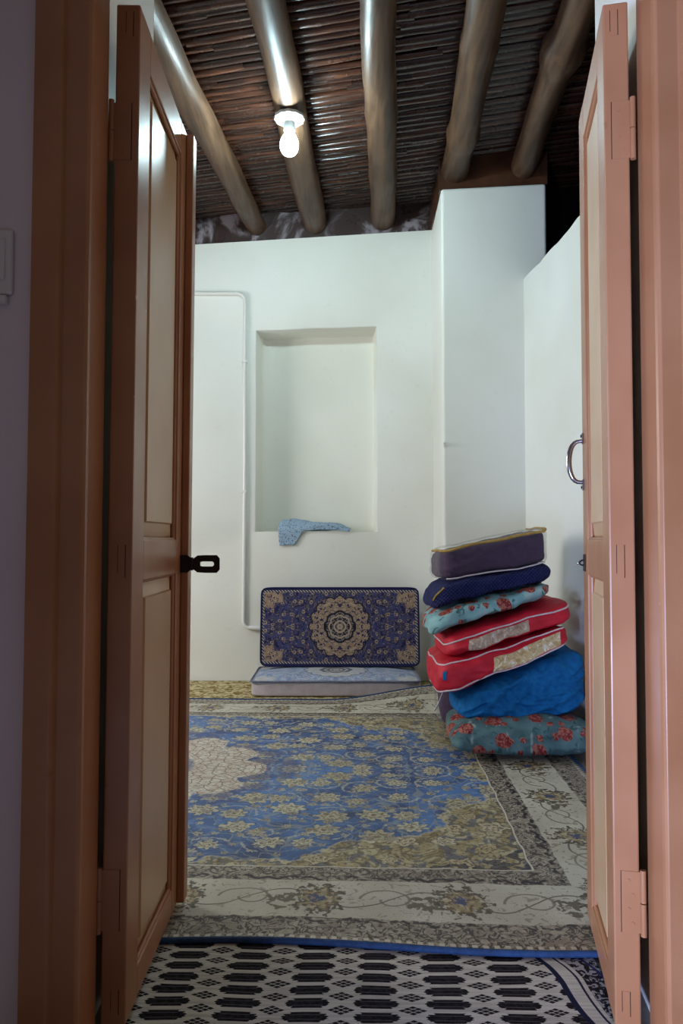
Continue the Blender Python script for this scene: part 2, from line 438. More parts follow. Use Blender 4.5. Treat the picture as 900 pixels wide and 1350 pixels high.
def plastic():
    lw = node('ShaderNodeFresnel'); lw.inputs[0].default_value = 1.25
    v = objco()
    return dict(col=c(205, 200, 200), alpha=0.03 + E(lw.outputs[0]) * 0.32, bump=noise(v, 14, 3, 0.6, 0.8), bs=0.6, bd=0.012)
mat('clear_plastic', plastic, 0.12, 0.9)
def m_speckle():
    v = objco(); n = noise(v, 130, 2)
    return dict(col=mix(ss(0.58, 0.64, n), c(150, 172, 192), c(60, 72, 98)), bump=noise(v, 20, 3), bs=0.3, bd=0.006)
mat('speckled_cloth', m_speckle, 0.85, 0.2)

# ------------------------------------------------------------------ geometry helpers
def tag(o, label=None, cat=None, group=None, kind=None):
    if label: o['label'] = label
    if cat: o['category'] = cat
    if group: o['group'] = group
    if kind: o['kind'] = kind
    return o
def empty(name, loc=(0, 0, 0), rz=0.0, parent=None):
    o = bpy.data.objects.new(name, None); COL.objects.link(o); o.empty_display_size = 0.1
    o.location = loc; o.rotation_euler = (0, 0, rz); o.parent = parent
    return o
def obj(name, verts, faces, m, parent=None, smooth=None, uvs=None, bevel=0.0, seg=2, origin=None):
    me = bpy.data.meshes.new(name)
    if origin is not None:
        verts = [(a[0] - origin[0], a[1] - origin[1], a[2] - origin[2]) for a in verts]
    me.from_pydata([tuple(v) for v in verts], [], faces)
    bm = bmesh.new(); bm.from_mesh(me); bmesh.ops.recalc_face_normals(bm, faces=bm.faces[:]); bm.to_mesh(me); bm.free()
    if uvs is not None:
        l = me.uv_layers.new(name='UVMap')
        for lp in me.loops: l.data[lp.index].uv = uvs[lp.vertex_index]
    me.materials.append(MATS[m])
    if smooth:
        for p in me.polygons: p.use_smooth = True
        if smooth < 180: me.set_sharp_from_angle(angle=R(smooth))
    o = bpy.data.objects.new(name, me); COL.objects.link(o); o.parent = parent
    if origin is not None: o.location = origin
    if bevel:
        b = o.modifiers.new('bevel', 'BEVEL'); b.width = bevel; b.segments = seg; b.limit_method = 'ANGLE'; b.angle_limit = R(35)
    return o
HEXF = [(0, 1, 2, 3), (4, 7, 6, 5), (0, 4, 5, 1), (1, 5, 6, 2), (2, 6, 7, 3), (3, 7, 4, 0)]
def hexa(name, pts, m, parent=None, bevel=0.0, seg=2, **k): return obj(name, pts, HEXF, m, parent, bevel=bevel, seg=seg, **k)
def boxv(x0, x1, y0, y1, z0, z1):
    return [(x0, y0, z0), (x1, y0, z0), (x1, y1, z0), (x0, y1, z0), (x0, y0, z1), (x1, y0, z1), (x1, y1, z1), (x0, y1, z1)]
def box(name, x0, x1, y0, y1, z0, z1, m, parent=None, bevel=0.0, seg=2, **k):
    return hexa(name, boxv(x0, x1, y0, y1, z0, z1), m, parent, bevel, seg, **k)
def prism(name, poly, z0, z1, m, parent=None, bevel=0.0, seg=2):
    n = len(poly)
    v = [(x, y, z0) for x, y in poly] + [(x, y, z1) for x, y in poly]
    f = [tuple(range(n - 1, -1, -1)), tuple(range(n, 2 * n))] + [(i, (i + 1) % n, n + (i + 1) % n, n + i) for i in range(n)]
    return obj(name, v, f, m, parent, bevel=bevel, seg=seg)
def tubev(pts, rad, sides=10, wob=None):
    pts = [Vector(p) for p in pts]; n = len(pts)
    if not isinstance(rad, (list, tuple)): rad = [rad] * n
    v, f = [], []
    T0 = (pts[1] - pts[0]).normalized()
    up = Vector((0, 0, 1)) if abs(T0.z) < 0.9 else Vector((1, 0, 0))
    A = T0.cross(up).normalized()
    for i, p in enumerate(pts):
        T = (pts[min(i + 1, n - 1)] - pts[max(i - 1, 0)]).normalized()
        A = (A - T * A.dot(T)).normalized(); B = T.cross(A)
        for k in range(sides):
            a = 2 * math.pi * k / sides
            r = rad[i] * (wob(i, a) if wob else 1)
            v.append(p + A * (math.cos(a) * r) + B * (math.sin(a) * r))
    for i in range(n - 1):
        for k in range(sides):
            f.append((i * sides + k, i * sides + (k + 1) % sides, (i + 1) * sides + (k + 1) % sides, (i + 1) * sides + k))
    f.append(tuple(range(sides))[::-1]); f.append(tuple(range((n - 1) * sides, n * sides)))
    return v, f
def tube(name, pts, rad, m, parent=None, sides=10, wob=None, smooth=50, **k):
    v, f = tubev(pts, rad, sides, wob)
    return obj(name, v, f, m, parent, smooth=smooth, **k)
def lathe(name, prof, m, parent=None, n=24, loc=(0, 0, 0), scallop=None):
    v, f = [], []
    for j, (r, z) in enumerate(prof):
        for k in range(n):
            a = 2 * math.pi * k / n
            rr = r * (scallop(j, a) if scallop else 1)
            v.append((loc[0] + rr * math.cos(a), loc[1] + rr * math.sin(a), loc[2] + z))
    for j in range(len(prof) - 1):
        for k in range(n):
            f.append((j * n + k, j * n + (k + 1) % n, (j + 1) * n + (k + 1) % n, (j + 1) * n + k))
    f.append(tuple(range(n))); f.append(tuple(range((len(prof) - 1) * n, len(prof) * n)))
    return obj(name, v, f, m, parent, smooth=40)

# ------------------------------------------------------------------ the room
YB = 4.93
def struct(o, label, cat): return tag(o, label, cat, None, 'structure')
# floor
struct(box('floor', -3.0, 3.0, -2.2, 5.6, -0.12, 0.0, 'concrete'), 'grey concrete floor under the carpets', 'floor')
# back wall with a niche
def top_z(x): return 2.857 + (x + 0.92) * 0.062 if x < 0.7 else 2.957
def build_back():
    nx0, nx1, nz0, nz1 = -0.557, 0.228, 0.964, 2.295
    N = 18
    def ring_rect(x0, x1, z0, z1, zt=None):
        p = []
        for i in range(N): t = i / N; p.append((x0 + (x1 - x0) * t, z0))
        for i in range(N): t = i / N; p.append((x1, z0 + (z1 - z0) * t))
        for i in range(N): t = i / N; p.append((x1 + (x0 - x1) * t, z1))
        for i in range(N): t = i / N; p.append((x0, z1 + (z0 - z1) * t))
        return p
    outer = ring_rect(-2.7, 1.0, 0.0, 1.0)
    ov = []
    for i, (x, z) in enumerate(outer):
        ov.append((x, YB, z * (top_z(x))))
    inner = ring_rect(nx0, nx1, nz0, nz1)
    V = list(ov); rings = [list(range(len(ov)))]
    cx, cz = (nx0 + nx1) / 2, (nz0 + nz1) / 2
    hw, hh = (nx1 - nx0) / 2, (nz1 - nz0) / 2
    def add(inset, depth, rnd):
        idx = []
        for i, (x, z) in enumerate(inner):
            a, b = (x - cx) / hw, (z - cz) / hh
            if rnd: # pull corners in
                cr = max(0.0, abs(a) + abs(b) * 1.0 - 1.55) * rnd
                a *= 1 - cr; b *= 1 - cr * 0.5
            w = 0.004 * mnoise.noise(Vector((x * 5, z * 5, 3.1)))
            it = inset * (0.35 if inset > 0 else 1); ih = inset * ((0.25 if a > 0 else 1.3) if inset > 0 else 1)
            zz = cz + b * (hh - (it if z > nz0 + 1e-4 else 0)) + w + (0.014 * (x - cx) / hw if b > 0.9 else 0)
            idx.append(len(V)); V.append((cx + a * (hw - ih) + w, YB + depth, zz))
        rings.append(idx)
    add(-0.014, 0.0, 0); add(-0.004, 0.004, 0); add(0.0, 0.016, 0); add(0.006, 0.08, 0); add(0.014, 0.14, 0.01); add(0.022, 0.165, 0.02); add(0.038, 0.182, 0.03); add(0.075, 0.188, 0.03)
    F = []; n = len(inner)
    for r0, r1 in zip(rings, rings[1:]):
        for i in range(n): F.append((r0[i], r0[(i + 1) % n], r1[(i + 1) % n], r1[i]))
    F.append(tuple(rings[-1]))
    # body behind: top, back, sides
    b0 = len(V)
    for p in ov: V.append((p[0], YB + 0.5, p[2]))
    for i in range(n): F.append((i, (i + 1) % n, b0 + (i + 1) % n, b0 + i))
    F.append(tuple(range(b0, b0 + n)))
    o = obj('wall_back', V, F, 'plaster', smooth=34)
    o.data.materials.append(MATS['niche_plaster'])
    for p in o.data.polygons:
        if p.center.y > YB + 0.09 and p.center.y < YB + 0.45 and nx0 - 0.01 < p.center.x < nx1 + 0.01 and nz0 - 0.02 < p.center.z < nz1 + 0.03:
            p.material_index = 1
    return o
struct(build_back(), 'white plastered back wall with a tall recessed niche', 'wall')
# pier, with softly rounded plaster arrises
struct(hexa('wall_pier', [(0.585, 4.34, 0), (1.19, 4.34, 0), (1.19, 5.4, 0), (0.615, 5.4, 0),
                          (0.578, 4.34, 2.952), (1.19, 4.34, 2.985), (1.19, 5.4, 2.985), (0.605, 5.4, 2.952)], 'plaster', bevel=0.016, seg=4),
       'white plastered pier projecting from the back wall under the beam ends', 'wall')
# partition along the right
def part():
    n = 24; V = []; F = []
    for i in range(n + 1):
        t = i / n; y = 4.345 + (2.02 - 4.345) * t; x = 1.054 + (4.34 - y) * 0.045
        zt = 2.43 + 0.012 * math.sin(y * 3.1) + 0.03 * max(0, 3.6 - y) + 0.012 * mnoise.noise(Vector((y * 9, 0, 0)))
        V += [(x, y, 0), (x, y, zt - 0.02), (x + 0.02, y, zt), (x + 0.10, y, zt), (x + 0.118, y, zt - 0.02), (x + 0.118, y, 0)]
    for i in range(n):
        for k in range(6): F.append((i * 6 + k, i * 6 + (k + 1) % 6, i * 6 + 6 + (k + 1) % 6, i * 6 + 6 + k))
    F.append(tuple(range(6))); F.append(tuple(range(n * 6, n * 6 + 6)))
    return obj('wall_partition', V, F, 'plaster', smooth=50)
struct(part(), 'white plastered partition wall stopping short of the ceiling', 'wall')
struct(box('wall_left', -2.95, -2.7, 2.0, 5.43, 0, 3.3, 'plaster'), 'white plastered wall on the side of the conduit', 'wall')
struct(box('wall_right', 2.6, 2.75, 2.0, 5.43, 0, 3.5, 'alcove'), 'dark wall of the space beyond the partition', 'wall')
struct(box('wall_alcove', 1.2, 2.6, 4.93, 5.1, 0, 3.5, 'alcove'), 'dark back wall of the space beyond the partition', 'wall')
# front wall around the doorway
wf = empty('wall_front'); struct(wf, 'thick plastered wall around the double doorway', 'wall')
prism('wall_section', [(-2.95, 1.34), (-0.551, 1.34), (-0.551, 1.427), (-0.472, 1.427), (-0.490, 1.935), (-2.95, 1.935)], 0, 3.3, 'outer_plaster', wf)
prism('wall_section', [(0.661, 1.34), (2.75, 1.34), (2.75, 1.935), (0.662, 1.935), (0.587, 1.427), (0.661, 1.427)], 0, 3.5, 'outer_plaster', wf)
box('lintel', -0.490, 0.662, 1.43, 1.935, 2.62, 3.4, 'outer_plaster', wf)
box('wall_section', -0.551, 0.661, 1.34, 1.42, 2.06, 3.4, 'outer_plaster', wf)
for o in wf.children:
    if o.name.startswith('wall_section'):
        o.data.materials.append(MATS['plaster'])
        for p in o.data.polygons:
            if p.center.y > 1.43: p.material_index = 1
# unseen wall added to keep the courtyard light off the left jamb
struct(box('wall_blocker', -0.80, -0.645, 0.30, 1.34, 0, 2.8, 'outer_plaster'), 'plain plastered wall added out of view to shade the left jamb', 'wall')

# ---- ceiling: boards, beams, reeds
def beam_z(x): return 2.93 + 0.068 * (x + 0.17)          # underside of the beams
ceil = empty('ceiling', (0, 0, 3.1)); struct(ceil, 'dark reed ceiling carried on round wooden beams', 'ceiling')
CEILM = Matrix.Translation((0, 0, -3.1))
def cobj(name, v, f, m, **k):
    return obj(name, [Vector(p) - Vector((0, 0, 3.1)) for p in v], f, m, ceil, **k)
v = [(-3.0, 1.95, beam_z(-3.0) + 0.235), (2.8, 1.95, beam_z(2.8) + 0.235), (2.8, 5.45, beam_z(2.8) + 0.235), (-3.0, 5.45, beam_z(-3.0) + 0.235)]
v += [(a, b, z + 0.08) for a, b, z in v]
cobj('deck', v, HEXF, 'ceiling_dark')
def beam(x0, y0, x1, y1, r0, r1, seed, knots=(), zoff=0.0, zfar=None):
    rnd = random.Random(seed); n = 44; pts = []; rad = []
    for i in range(n + 1):
        t = i / n; y = y0 + (y1 - y0) * t; x = x0 + (x1 - x0) * t
        x += 0.012 * mnoise.noise(Vector((y * 1.3, seed * 3.7, 0)))
        r = r0 + (r1 - r0) * t + 0.005 * mnoise.noise(Vector((y * 4.0, seed * 1.3, 5)))
        for ky, ka in knots: r += ka * math.exp(-((y - ky) / 0.055) ** 2)
        z = beam_z(x0 + (x1 - x0) * t) + 0.078 + zoff + 0.008 * mnoise.noise(Vector((y * 1.1, seed * 2.1, 9)))
        pts.append((x, y, z)); rad.append(r)
    def wob(i, a): return 1 + 0.05 * mnoise.noise(Vector((math.cos(a) * 1.2, math.sin(a) * 1.2 + seed, i * 0.13)))
    vv, ff = tubev(pts, rad, 20, wob)
    o = cobj('beam', vv, ff, 'beam_wood', smooth=60)
    return o
beam(-0.86, 1.95, -0.555, 5.0, 0.083, 0.064, 1)
beam(-0.345, 1.95, -0.173, 5.0, 0.074, 0.084, 2, knots=((4.35, 0.006),))
beam(0.075, 1.95, 0.285, 5.0, 0.070, 0.082, 3, knots=((4.3, 0.006), (3.7, 0.005)))
beam(0.515, 1.95, 0.672, 4.46, 0.082, 0.078, 4, knots=((3.2, 0.007), (3.95, 0.012)))
beam(0.90, 1.95, 1.062, 4.46, 0.078, 0.074, 5, knots=((3.28, 0.026), (3.36, 0.014)))
beam(1.75, 1.95, 1.85, 5.0, 0.08, 0.08, 6)
beam(-1.35, 1.95, -1.05, 5.0, 0.08, 0.08, 7)
beam(-1.85, 1.95, -1.6, 5.0, 0.08, 0.08, 8)
# reeds: a dozen shapes, laid side by side across the beams
reed_me = []
for s in range(12):
    n = 8; L = 1.0; pts = []; rad = []
    for i in range(n + 1):
        t = i / n - 0.5
        pts.append((t * L, 0.008 * mnoise.noise(Vector((t * 2.5, s * 7.3, 0))), 0.004 * mnoise.noise(Vector((t * 3, s * 5.1, 4)))))
        rad.append(0.0275 * (1 + 0.10 * t * (1 if s % 2 else -1)) * (1 + 0.16 * mnoise.noise(Vector((t * 6, s * 2.9, 8)))))
    vv, ff = tubev(pts, rad, 7)
    o = obj('reed', vv, ff, 'reed', ceil, smooth=60)
    reed_me.append(o.data); bpy.data.objects.remove(o)
def add_reed(x0, x1, y, dz):
    # rows lie askew to the beams: the right end a little nearer the doorway
    sk = -0.14
    ym = y + sk * ((x0 + x1) / 2 - 0.0)
    p0 = Vector((x0, y + sk * x0, beam_z(x0) + 0.176 + dz)); p1 = Vector((x1, y + sk * x1, beam_z(x1) + 0.176 + dz))
    o = bpy.data.objects.new('reed', random.choice(reed_me)); COL.objects.link(o); o.parent = ceil
    d = p1 - p0; q = d.to_track_quat('X', 'Z')
    o.location = (p0 + p1) / 2 - Vector((0, 0, 3.1)); o.rotation_mode = 'QUATERNION'
    o.rotation_quaternion = q @ Matrix.Rotation(random.uniform(0, 6.28), 3, 'X').to_quaternion()
    s = random.uniform(0.74, 0.98)
    o.scale = (d.length, s, s)
y = 2.02 - 0.10; rows = 0
while y < 5.12:
    # visible rows in two or three lengths each
    cuts = [-1.75, random.uniform(-0.75, -0.25), random.uniform(0.05, 0.75), 2.0]
    if random.random() < 0.2: cuts.insert(2, (cuts[1] + cuts[2]) / 2 + random.uniform(-0.08, 0.08))
    for a, b in zip(cuts, cuts[1:]):
        jit = random.uniform(-0.004, 0.004)
        if y - 0.14 * (a + b) / 2 < 1.93 + 0.1: continue
        if y - 0.14 * (a + b) / 2 > 5.0: continue
        if y - 0.14 * b < 2.03 or y - 0.14 * a > 5.35: continue
        add_reed(a - 0.012, b + 0.012, y + jit, random.uniform(-0.003, 0.003))
    y += random.uniform(0.049, 0.059); rows += 1
# strips closing the ceiling above the walls
def strip(name, x0, x1, y, z0f, z1f, m, th=0.03):
    n = 20; V = []; F = []
    for i in range(n + 1):
        x = x0 + (x1 - x0) * i / n; w = 0.008 * mnoise.noise(Vector((x * 6, y, 1)))
        V += [(x, y + w, z0f(x)), (x, y + w, z1f(x)), (x, y + th, z1f(x)), (x, y + th, z0f(x))]
    for i in range(n):
        for k in range(4): F.append((i * 4 + k, i * 4 + (k + 1) % 4, i * 4 + 4 + (k + 1) % 4, i * 4 + 4 + k))
    F += [(0, 1, 2, 3), tuple(n * 4 + k for k in range(4))]
    return cobj(name, V, F, m, smooth=40)
strip('wall_plate', -2.7, 0.61, YB + 0.012, lambda x: top_z(x) - 0.0, lambda x: beam_z(x) + 0.20, 'sheet', 0.05)
strip('wall_plate', 0.572, 1.20, 4.352, lambda x: 2.952 + (x - 0.58) * 0.054, lambda x: beam_z(x) + 0.17, 'plate_wood', 0.06)
o = box('wall_plate', 0.585, 0.64, 4.41, 4.95, 2.95 - 3.1, 3.16 - 3.1, 'plate_wood', ceil)

# ---- door frame
tr = empty('trim_1', (0, 1.36, 0)); struct(tr, 'salmon-brown painted wooden door frame around the doorway', 'door frame')
def jamb(s, xi, xo, xb):
    # plan profile from the outer edge to the inner reveal
    w = abs(xo - xi)
    P = [(xo, 1.425), (xo, 1.312), (xi + s * 0.052, 1.312), (xi + s * 0.048, 1.316), (xi + s * 0.043, 1.326), (xi + s * 0.006, 1.326), (xi + s * 0.0015, 1.331), (xi, 1.338), (xb, 1.425)]
    P = [(x, y - 1.36) for x, y in P]
    if s < 0: P = P[::-1]
    return prism('jamb', P, 0.0, 1.965, 'door_paint', tr, bevel=0.0015, seg=2)
jamb(-1, -0.452, -0.549, -0.452).rotation_euler = (0, R(0.2), 0)
jamb(1, 0.558, 0.659, 0.566)
box('head', -0.549, 0.659, 1.312 - 1.36, 1.425 - 1.36, 1.966, 2.055, 'door_paint', tr, bevel=0.003)

# ---- door leaves
def leaf(name, loc, ang, w, s, label, astragal):
    root = empty(name, loc, ang); struct(root, label, 'door')
    t = 0.046; zb, zt = 0.019, 1.954
    def ys(a, b): return (min(a, b), max(a, b))
    y0, y1 = ys(0, -s * t)
    sw, fw = 0.088, 0.082
    box('stile', 0, sw, y0, y1, zb, zt, 'door_paint', root, bevel=0.003)
    box('stile', w - fw, w, y0, y1, zb, zt, 'door_paint', root, bevel=0.003)
    rails = [(zb, 0.080), (0.835, 0.918), (1.870, zt)]
    for a, b in rails: box('rail', sw, w - fw, y0 + 0.0006, y1 - 0.0006, a, b, 'door_paint', root, bevel=0.003)
    for (za, zc) in ((0.080, 0.835), (0.918, 1.870)):
        m_ = 0.038; xa, xb = sw, w - fw
        def rect(x0, x1, z0, z1, y): return [(x0, y, z0), (x1, y, z0), (x1, y, z1), (x0, y, z1)]
        f1, f2, f3, f4 = -s * 0.016, -s * 0.009, -s * 0.0045, -s * 0.0045
        b1, b2 = -s * 0.030, -s * 0.040
        V = rect(xa, xb, za, zc, b1) + rect(xa, xb, za, zc, f1) + rect(xa + m_ - 0.003, xb - m_ + 0.003, za + m_ - 0.003, zc - m_ + 0.003, f2) \
            + rect(xa + m_, xb - m_, za + m_, zc - m_, f3) + rect(xa + m_, xb - m_, za + m_, zc - m_, b2)
        F = []
        for a, b in ((0, 4), (4, 8), (8, 12)):
            for k in range(4): F.append((a + k, a + (k + 1) % 4, b + (k + 1) % 4, b + k))
        F.append((12, 13, 14, 15))
        for k in range(4): F.append((k, (k + 1) % 4, 16 + (k + 1) % 4, 16 + k))
        F.append((16, 17, 18, 19))
        p = obj('panel', V, F, 'door_panel', root)
        # bead moulding around the recess
        for (q0, q1) in (((xa, za), (xb, za)), ((xb, za), (xb, zc)), ((xb, zc), (xa, zc)), ((xa, zc), (xa, za))):
            tube('moulding', [(q0[0], -s * 0.010, q0[1]), (q1[0], -s * 0.010, q1[1])], 0.0055, 'door_paint', root, sides=8)
    # through tenons on the hinge edge
    for zc, h in ((0.877, 0.062), (1.915, 0.05), (0.062, 0.045)):
        ym = -s * 0.020
        o = box('tenon', -0.0008, 0.004, ym - 0.0065, ym + 0.0065, zc - h / 2, zc + h / 2, 'door_paint', root)
        for (ya, yb, z0, z1) in ((ym - 0.0078, ym - 0.0065, zc - h / 2, zc + h / 2), (ym + 0.0065, ym + 0.0075, zc - h / 2 + 0.008, zc + h / 2)):
            box('joint_gap', -0.0004, 0.002, ya, yb, z0, z1, 'dark_gap', o)
    # hinges in the gap
    for zc in (0.248, 1.703):
        h = 0.112
        hy0, hy1 = ys(-s * 0.047, -s * 0.014)
        hp = box('hinge', -0.0014, 0.0006, hy0, hy1, zc - h / 2, zc + h / 2, 'door_paint', root, bevel=0.0005)
        gx0, gx1 = ys(-s * 0.0140, -s * 0.0128)
        box('joint_gap', -0.0009, 0.001, gx0, gx1, zc - h / 2, zc + h / 2, 'dark_gap', hp)
        tube('knuckle', [(-0.002, -s * 0.052, zc - h / 2 - 0.004), (-0.002, -s * 0.052, zc - 0.001)], 0.0055, 'door_paint', hp, sides=10)
        tube('knuckle', [(-0.002, -s * 0.052, zc + 0.001), (-0.002, -s * 0.052, zc + h / 2 + 0.004)], 0.0055, 'door_paint', hp, sides=10)
        for k in range(4):
            zz = zc - 0.039 + 0.026 * k; yy = -s * (0.026 if k % 2 else 0.033)
            tube('screw', [(-0.0026, yy, zz), (-0.001, yy, zz)], 0.0036, 'door_paint', hp, sides=10)
    return root
LA = math.atan2(1.0, -0.013)
L = leaf('door_1', (-0.400, 1.434, 0), LA, 0.492, -1, 'open panelled door leaf with a black iron hasp', True)
RA = math.atan2(1.0, 0.20)
Rr = leaf('door_2', (0.5055, 1.434, 0), RA, 0.42, 1, 'open panelled door leaf with a chrome pull handle', False)
L.rotation_euler = (Matrix.Rotation(R(0.32), 3, 'Y') @ Matrix.Rotation(LA, 3, 'Z')).to_euler()
# cover strip and hasp of the left leaf (its shown face is local -y)
box('cover_strip', 0.492 - 0.030, 0.492 + 0.012, -0.019, 0.0, 0.024, 1.950, 'door_paint', L, bevel=0.003)
hz = 0.857; hx = 0.492 - 0.036
hasp = empty('hasp', (hx, 0, hz), 0, L); hasp['label'] = 'black iron hasp with a slot'
def plate(name, outline, hole, th, m, parent):
    # plate in the local y-z plane (a, b) -> y = -a
    n = len(outline); V = []; F = []
    for x in (-th / 2, th / 2): V += [(x, -a, b) for a, b in outline]
    for i in range(n): F.append((i, (i + 1) % n, n + (i + 1) % n, n + i))
    if hole:
        h0 = len(V)
        for x in (-th / 2, th / 2): V += [(x, -a, b) for a, b in hole]
        for base_o, base_h in ((0, h0), (n, h0 + n)):
            for i in range(n): F.append((base_o + i, base_o + (i + 1) % n, base_h + (i + 1) % n, base_h + i))
        for i in range(n): F.append((h0 + i, h0 + (i + 1) % n, h0 + n + (i + 1) % n, h0 + n + i))
    else:
        F += [tuple(range(n)), tuple(range(n, 2 * n))]
    return obj(name, V, F, m, parent)
plate('hasp_base', [(-0.006, -0.021), (0.018, -0.022), (0.024, -0.017), (0.030, -0.014), (0.030, 0.014), (0.024, 0.017), (0.018, 0.022), (-0.006, 0.021)], None, 0.004, 'iron', hasp)
tube('hasp_pin', [(-0.001, -0.0285, -0.016), (-0.001, -0.0285, 0.016)], 0.0042, 'iron', hasp)
a0, a1 = 0.031, 0.098
outl = [(a0, -0.012), (a0 + 0.012, -0.021), (a0 + 0.034, -0.022), (a1 - 0.007, -0.022), (a1, -0.014), (a1, 0.014), (a1 - 0.007, 0.022), (a0 + 0.034, 0.022), (a0 + 0.012, 0.021), (a0, 0.012)]
hc = [(a0 + 0.019, -0.0045), (a0 + 0.024, -0.0062), (a0 + 0.034, -0.0062), (a1 - 0.018, -0.0062), (a1 - 0.014, -0.003), (a1 - 0.014, 0.003), (a1 - 0.018, 0.0062), (a0 + 0.034, 0.0062), (a0 + 0.024, 0.0062), (a0 + 0.019, 0.0045)]
plate('hasp_leaf', outl, hc, 0.0035, 'iron', hasp)
# handle and staple of the right leaf (its shown face is local +y)
hx = 0.42 - 0.022
hd = empty('handle', (hx, 0, 1.105), 0, Rr); hd['label'] = 'chrome curved pull handle'
pts = []
for i in range(15):
    a = math.pi * i / 14
    pts.append((0, 0.004 + 0.030 * math.sin(a) ** 0.7, -0.050 * math.cos(a)))
tube('grip', pts, [0.0045 + 0.0022 * math.sin(math.pi * i / 14) for i in range(15)], 'chrome', hd, sides=12)
for s_ in (-1, 1):
    box('foot', -0.007, 0.007, 0.0, 0.004, s_ * 0.056 - 0.013, s_ * 0.056 + 0.013, 'chrome', hd, bevel=0.0015)
    tube('screw', [(0, 0.004, s_ * 0.062), (0, 0.0065, s_ * 0.062)], 0.0036, 'iron', hd, sides=8)
st = empty('staple', (0.42 - 0.03, 0, 0.862), 0, Rr); st['label'] = 'small iron staple for the hasp'
box('staple_plate', -0.016, 0.016, 0.0, 0.003, -0.020, 0.020, 'iron', st, bevel=0.001)
tube('loop', [(0, 0.003 + 0.010 * math.sin(math.pi * i / 8), -0.006 * math.cos(math.pi * i / 8)) for i in range(9)], 0.0020, 'iron', st, sides=8)
tube('hook', [(0.0, 0.008, 0.004), (0.0, 0.015, -0.001), (0.0, 0.022, -0.006)], 0.0014, 'chrome', st, sides=8)

# ---- floor coverings
o = prism('gold_rug', [(-2.6, 4.415), (0.56, 4.302), (0.56, 4.915), (-2.6, 4.915)], 0.0005, 0.006, 'gold_rug')
tag(o, 'gold and olive mottled rug along the foot of the back wall', 'rug')
def cpos(u, v):
    # nominal rectangle, hand-laid: wavy near edge, raised far right corner
    X = -0.82 + u + 0.036 * v; Y = 3.05 + v - 0.036 * u
    nearw = max(0.0, (-v - 0.9) / 0.38)
    Y += nearw * (0.020 * math.sin(X * 5.2 + 2.6) - 0.006)
    z = 0.002
    def sm(a, b, x):
        t = min(1, max(0, (x - a) / (b - a))); return t * t * (3 - 2 * t)
    lift = sm(-0.10, 0.60, X) * sm(0.93, 1.28, v)
    z += 0.088 * lift
    z += 0.0015 * nearw * (1 + math.sin(X * 6.0)) + 0.002 * mnoise.noise(Vector((X * 3, Y * 3, 2))) * (1 if v < 0.9 else 0.3) + 0.002
    return X, Y, z
def build_carpet():
    root = empty('medallion_carpet', (-0.82, 3.05, 0)); tag(root, 'large blue medallion carpet with cream borders and a blue bound edge', 'carpet')
    nu, nv = 150, 120; V = []; F = []; UV = []
    U0 = -1.70
    for j in range(nv + 1):
        for i in range(nu + 1):
            u = U0 + (CU - U0) * i / nu; v_ = -CV + 2 * CV * j / nv
            x, y, z = cpos(u, v_); V.append((x, y, z + 0.006)); UV.append((u, v_))
    def in_wall(x, y): return y < 1.95 and (x < -0.462 or x > 0.575 + 0.148 * (y - 1.427))   # tucked under beside the doorway
    for j in range(nv):
        for i in range(nu):
            a = j * (nu + 1) + i; q = (a, a + 1, a + nu + 2, a + nu + 1)
            if not any(in_wall(V[k][0], V[k][1]) for k in q): F.append(q)
    nt = len(V)
    V2 = [(x, y, z - 0.007) for x, y, z in V]
    F2 = [tuple(nt + k for k in f[::-1]) for f in F]
    cnt = {}
    for q in F:
        for k in range(4):
            e = (q[k], q[(k + 1) % 4]); cnt[tuple(sorted(e))] = cnt.get(tuple(sorted(e)), 0) + 1
    Fr = [(a, b, nt + b, nt + a) for (a, b), n_ in cnt.items() if n_ == 1]
    obj('pile', [(x + 0.82, y - 3.05, z) for x, y, z in V + V2], F + F2 + Fr, 'carpet_pattern', root, smooth=60, uvs=UV + UV)
    def edge(pts):
        tube('binding', [(x + 0.82, y - 3.05, z) for x, y, z in pts], 0.0075, 'blue_binding', root, sides=8)
    def pt(u, v_):
        x, y, z = cpos(u, v_); return (x, y, z + 0.0045)
    near = [pt(U0 + (CU - U0) * i / 300, -CV - 0.004) for i in range(301)]
    edge([p for p in near if -0.458 < p[0] < 0.615])
    edge([pt(U0 + (CU - U0) * i / 120, CV + 0.004) for i in range(121)])
    edge([p for p in (pt(CU + 0.004, -CV + 2 * CV * i / 90) for i in range(91)) if p[1] > 1.96])
    return root
build_carpet()
def build_kilim():
    x0, x1, y0, y1 = -0.44, 0.55, 0.75, 1.82
    nx, ny = 60, 60; V = []; UV = []; F = []
    for j in range(ny + 1):
        for i in range(nx + 1):
            x = x0 + (x1 - x0) * i / nx; y = y0 + (y1 - y0) * j / ny
            z = 0.0022 + 0.003 * (1 + mnoise.noise(Vector((x * 5, y * 6, 0)))) * (1 if y < 1.66 else max(0, 1 - (y - 1.66) / 0.05))
            V.append((x, y, z)); UV.append((x - 0.05 * (y - 1.5), y + 0.02 * x))
    for j in range(ny):
        for i in range(nx):
            a = j * (nx + 1) + i; F.append((a, a + 1, a + nx + 2, a + nx + 1))
    nt = len(V); V2 = [(x, y, 0.0006) for x, y, z in V]
    F2 = [tuple(nt + k for k in f[::-1]) for f in F]
    rim = [i for i in range(nx + 1)] + [j * (nx + 1) + nx for j in range(1, ny + 1)] + [ny * (nx + 1) + i for i in range(nx - 1, -1, -1)] + [j * (nx + 1) for j in range(ny - 1, 0, -1)]
    Fr = [(rim[k], rim[(k + 1) % len(rim)], nt + rim[(k + 1) % len(rim)], nt + rim[k]) for k in range(len(rim))]
    o = obj('kilim', V + V2, F + F2 + Fr, 'kilim_pattern', smooth=60, uvs=UV + UV)
    tag(o, 'black and white flatwoven kilim in the doorway under the carpet edge', 'rug')
build_kilim()

